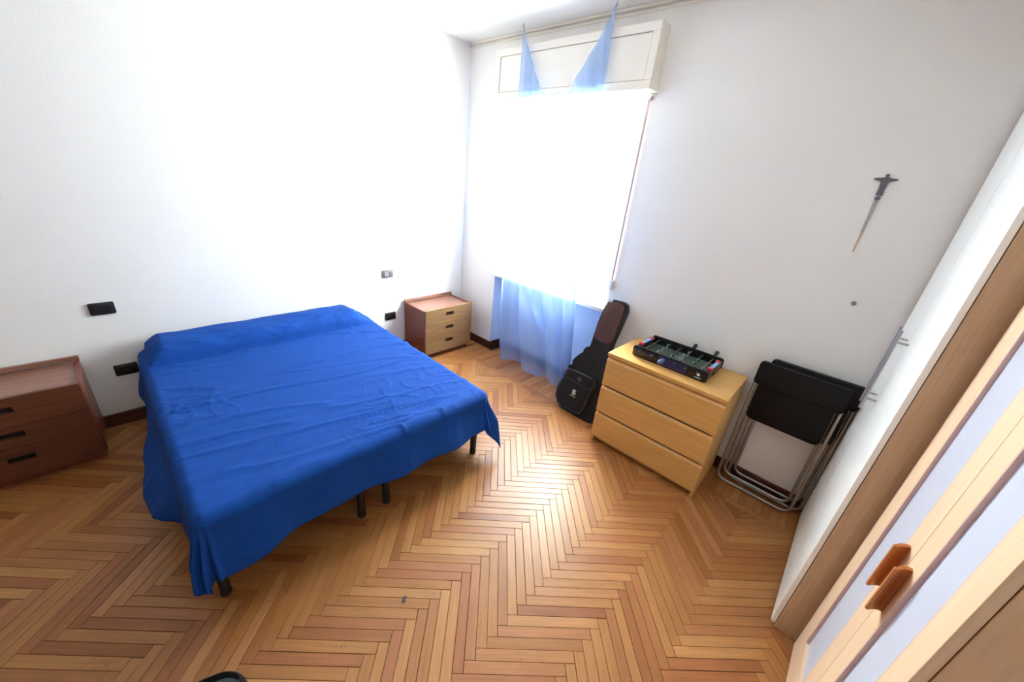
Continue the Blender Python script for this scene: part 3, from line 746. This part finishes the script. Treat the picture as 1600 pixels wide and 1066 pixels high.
# ------------------------------------------------------------------ beech wardrobe
BXW = 3.742
bw = thing('wardrobe', 'pale beech wardrobe with two framed blue-white doors at the right edge', 'wardrobe', (BXW, -1.857, 0))
D1 = 0.53
MB().box(0.021, D1, 0, 0.022, 0, 2.44, 0.001).build('side_panel', BEECHS, bw)
MB().box(0.021, D1, 0.808, 0.830, 0, 2.44, 0.001).build('side_panel', BEECHS, bw)
MB().box(0.021, D1, 0.022, 0.808, 2.40, 2.44).build('top_panel', BEECH, bw)
MB().box(0.03, D1, 0.022, 0.808, 0.0, 0.045).build('plinth', BEECH, bw)
MB().box(D1 - 0.01, D1, 0.022, 0.808, 0.045, 2.40).build('back_panel', BEECH, bw)
for y0, y1, sl, srr, hy_ in ((0.0035, 0.3545, 0.088, 0.091, 0.318), (0.3575, 0.806, 0.095, 0.120, 0.417)):
    # y0 is the side nearest the camera
    d = MB(); t0, t1 = 0.0, 0.019
    d.box(t0, t1, y0, y0 + sl, 0.02, 2.43, 0.001).box(t0, t1, y1 - srr, y1, 0.02, 2.43, 0.001).box(t0, t1, y0 + sl, y1 - srr, 0.02, 0.20, 0.001).box(t0, t1, y0 + sl, y1 - srr, 2.28, 2.43, 0.001)
    d = d.build('door', BEECH, bw)
    MB().box(0.011, 0.017, y0 + sl, y1 - srr, 0.20, 2.28).build('door_panel', BLUEP, d)
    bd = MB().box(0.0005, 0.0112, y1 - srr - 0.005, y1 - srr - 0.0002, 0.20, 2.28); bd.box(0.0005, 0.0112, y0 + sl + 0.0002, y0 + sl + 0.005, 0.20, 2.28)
    bd.build('recess_shade_strip', RECESS_SHADE, d)  # added strips along the stiles, coloured as the shade inside the recess
    pr = [(0.001, 0.012), (-0.010, 0.012), (-0.022, 0.004), (-0.034, -0.012), (-0.042, -0.014), (-0.043, -0.006), (-0.036, -0.002), (-0.026, 0.014), (-0.012, 0.024), (0.001, 0.026)]
    MB().prism(pr, lambda u, v, w: (u * 0.85, hy_ + v - 0.026, w), 0.845, 1.012, 0.001, 1).build('wooden_handle', HANDW, d)

# ------------------------------------------------------------------ small things on wall and floor
sv = thing('wall_ornament', 'dark little figure with outstretched arms on a silvery ribbon, hung on the far wall', 'wall ornament', (3.312, -0.001, 2.0))
fig = [(0.0, 0.048), (0.007, 0.046), (0.008, 0.038), (0.004, 0.032), (0.02, 0.028), (0.045, 0.026), (0.048, 0.020), (0.022, 0.014), (0.014, 0.008), (0.012, -0.03), (0.014, -0.055), (-0.014, -0.055), (-0.012, -0.03), (-0.014, 0.008), (-0.022, 0.014), (-0.048, 0.020), (-0.045, 0.026), (-0.02, 0.028), (-0.004, 0.032), (-0.008, 0.038), (-0.007, 0.046)]
MB().prism(fig[::-1], lambda u, v, w: (u, w, v), -0.006, -0.0005, 0.001, 1).build('figure', CHARC, sv)
MB().prism([(0.012 * math.cos(k * math.pi / 8), -0.068 + 0.011 * math.sin(k * math.pi / 8)) for k in range(16)], lambda u, v, w: (u, w, v), -0.006, -0.0005).build('base_disc', CHARC, sv)
MB().prism([(-0.009, -0.078), (0.009, -0.078), (0.006, -0.25), (-0.006, -0.25)], lambda u, v, w: (u, w, v), -0.003, -0.0005).build('ribbon', SILV, sv)
MB().prism([(-0.005, -0.25), (0.005, -0.25), (0.002, -0.345), (-0.004, -0.345)], lambda u, v, w: (u, w, v), -0.003, -0.0005).build('ribbon_tail', GOLD, sv)
wp = MB().prism([(0.012 * math.cos(k * math.pi / 8), 0.012 * math.sin(k * math.pi / 8)) for k in range(16)], lambda u, v, w: (u, w, v), -0.007, -0.0002, 0.003, 2).build('wall_plug', plain('grey_plug', (110, 108, 112), 0.6), None, True, (3.412, -0.0005, 1.391))
tag(wp, 'small round grey plug in the far wall above the folding chairs', 'wall plug')
scp = MB().box(-0.014, 0.014, -0.007, 0.007, 0, 0.006, 0.002).build('scrap', plain('dark_grey_rubber', (70, 68, 84), 0.6), None, False, (2.37, -2.225, 0.0))
scp.rotation_euler = (0, 0, -0.9); tag(scp, 'tiny dark grey scrap lying on the parquet in the foreground', 'scrap')
# a black slip-on shoe at the bottom edge
shoe = thing('shoe', 'black slip-on shoe, only its heel showing at the bottom edge', 'shoe', (2.216, -2.902, 0.0), (0, 0, math.radians(-22)))
def shoe_ring(sc_, z, n=28, dx=0.0):
    return [(sc_ * (0.046 + 0.006 * math.cos(2 * a)) * math.cos(a) + dx, sc_ * (0.09 if math.sin(a) > 0 else 0.19) * math.sin(a), z) for a in (2 * math.pi * k / n for k in range(n))]
def loft(m, rings, cap0=True, cap1=True):
    R_ = [[m.bm.verts.new(p) for p in r] for r in rings]
    for A, B in zip(R_, R_[1:]):
        for k in range(len(A)): m.bm.faces.new((A[k], A[(k + 1) % len(A)], B[(k + 1) % len(A)], B[k]))
    if cap0: m.bm.faces.new(R_[0][::-1])
    if cap1: m.bm.faces.new(R_[-1])
    return m
loft(MB(), [shoe_ring(1.0, 0.0), shoe_ring(1.03, 0.006), shoe_ring(1.02, 0.022)]).build('sole', BLACKP, shoe, True)
loft(MB(), [shoe_ring(1.0, 0.022), shoe_ring(1.0, 0.04), shoe_ring(0.92, 0.062), shoe_ring(0.84, 0.064), shoe_ring(0.80, 0.058), shoe_ring(0.80, 0.028)], False, False).build('upper', BAG, shoe, True)
loft(MB(), [shoe_ring(0.80, 0.024), shoe_ring(0.80, 0.030)]).build('insole', INSOLE, shoe, True)
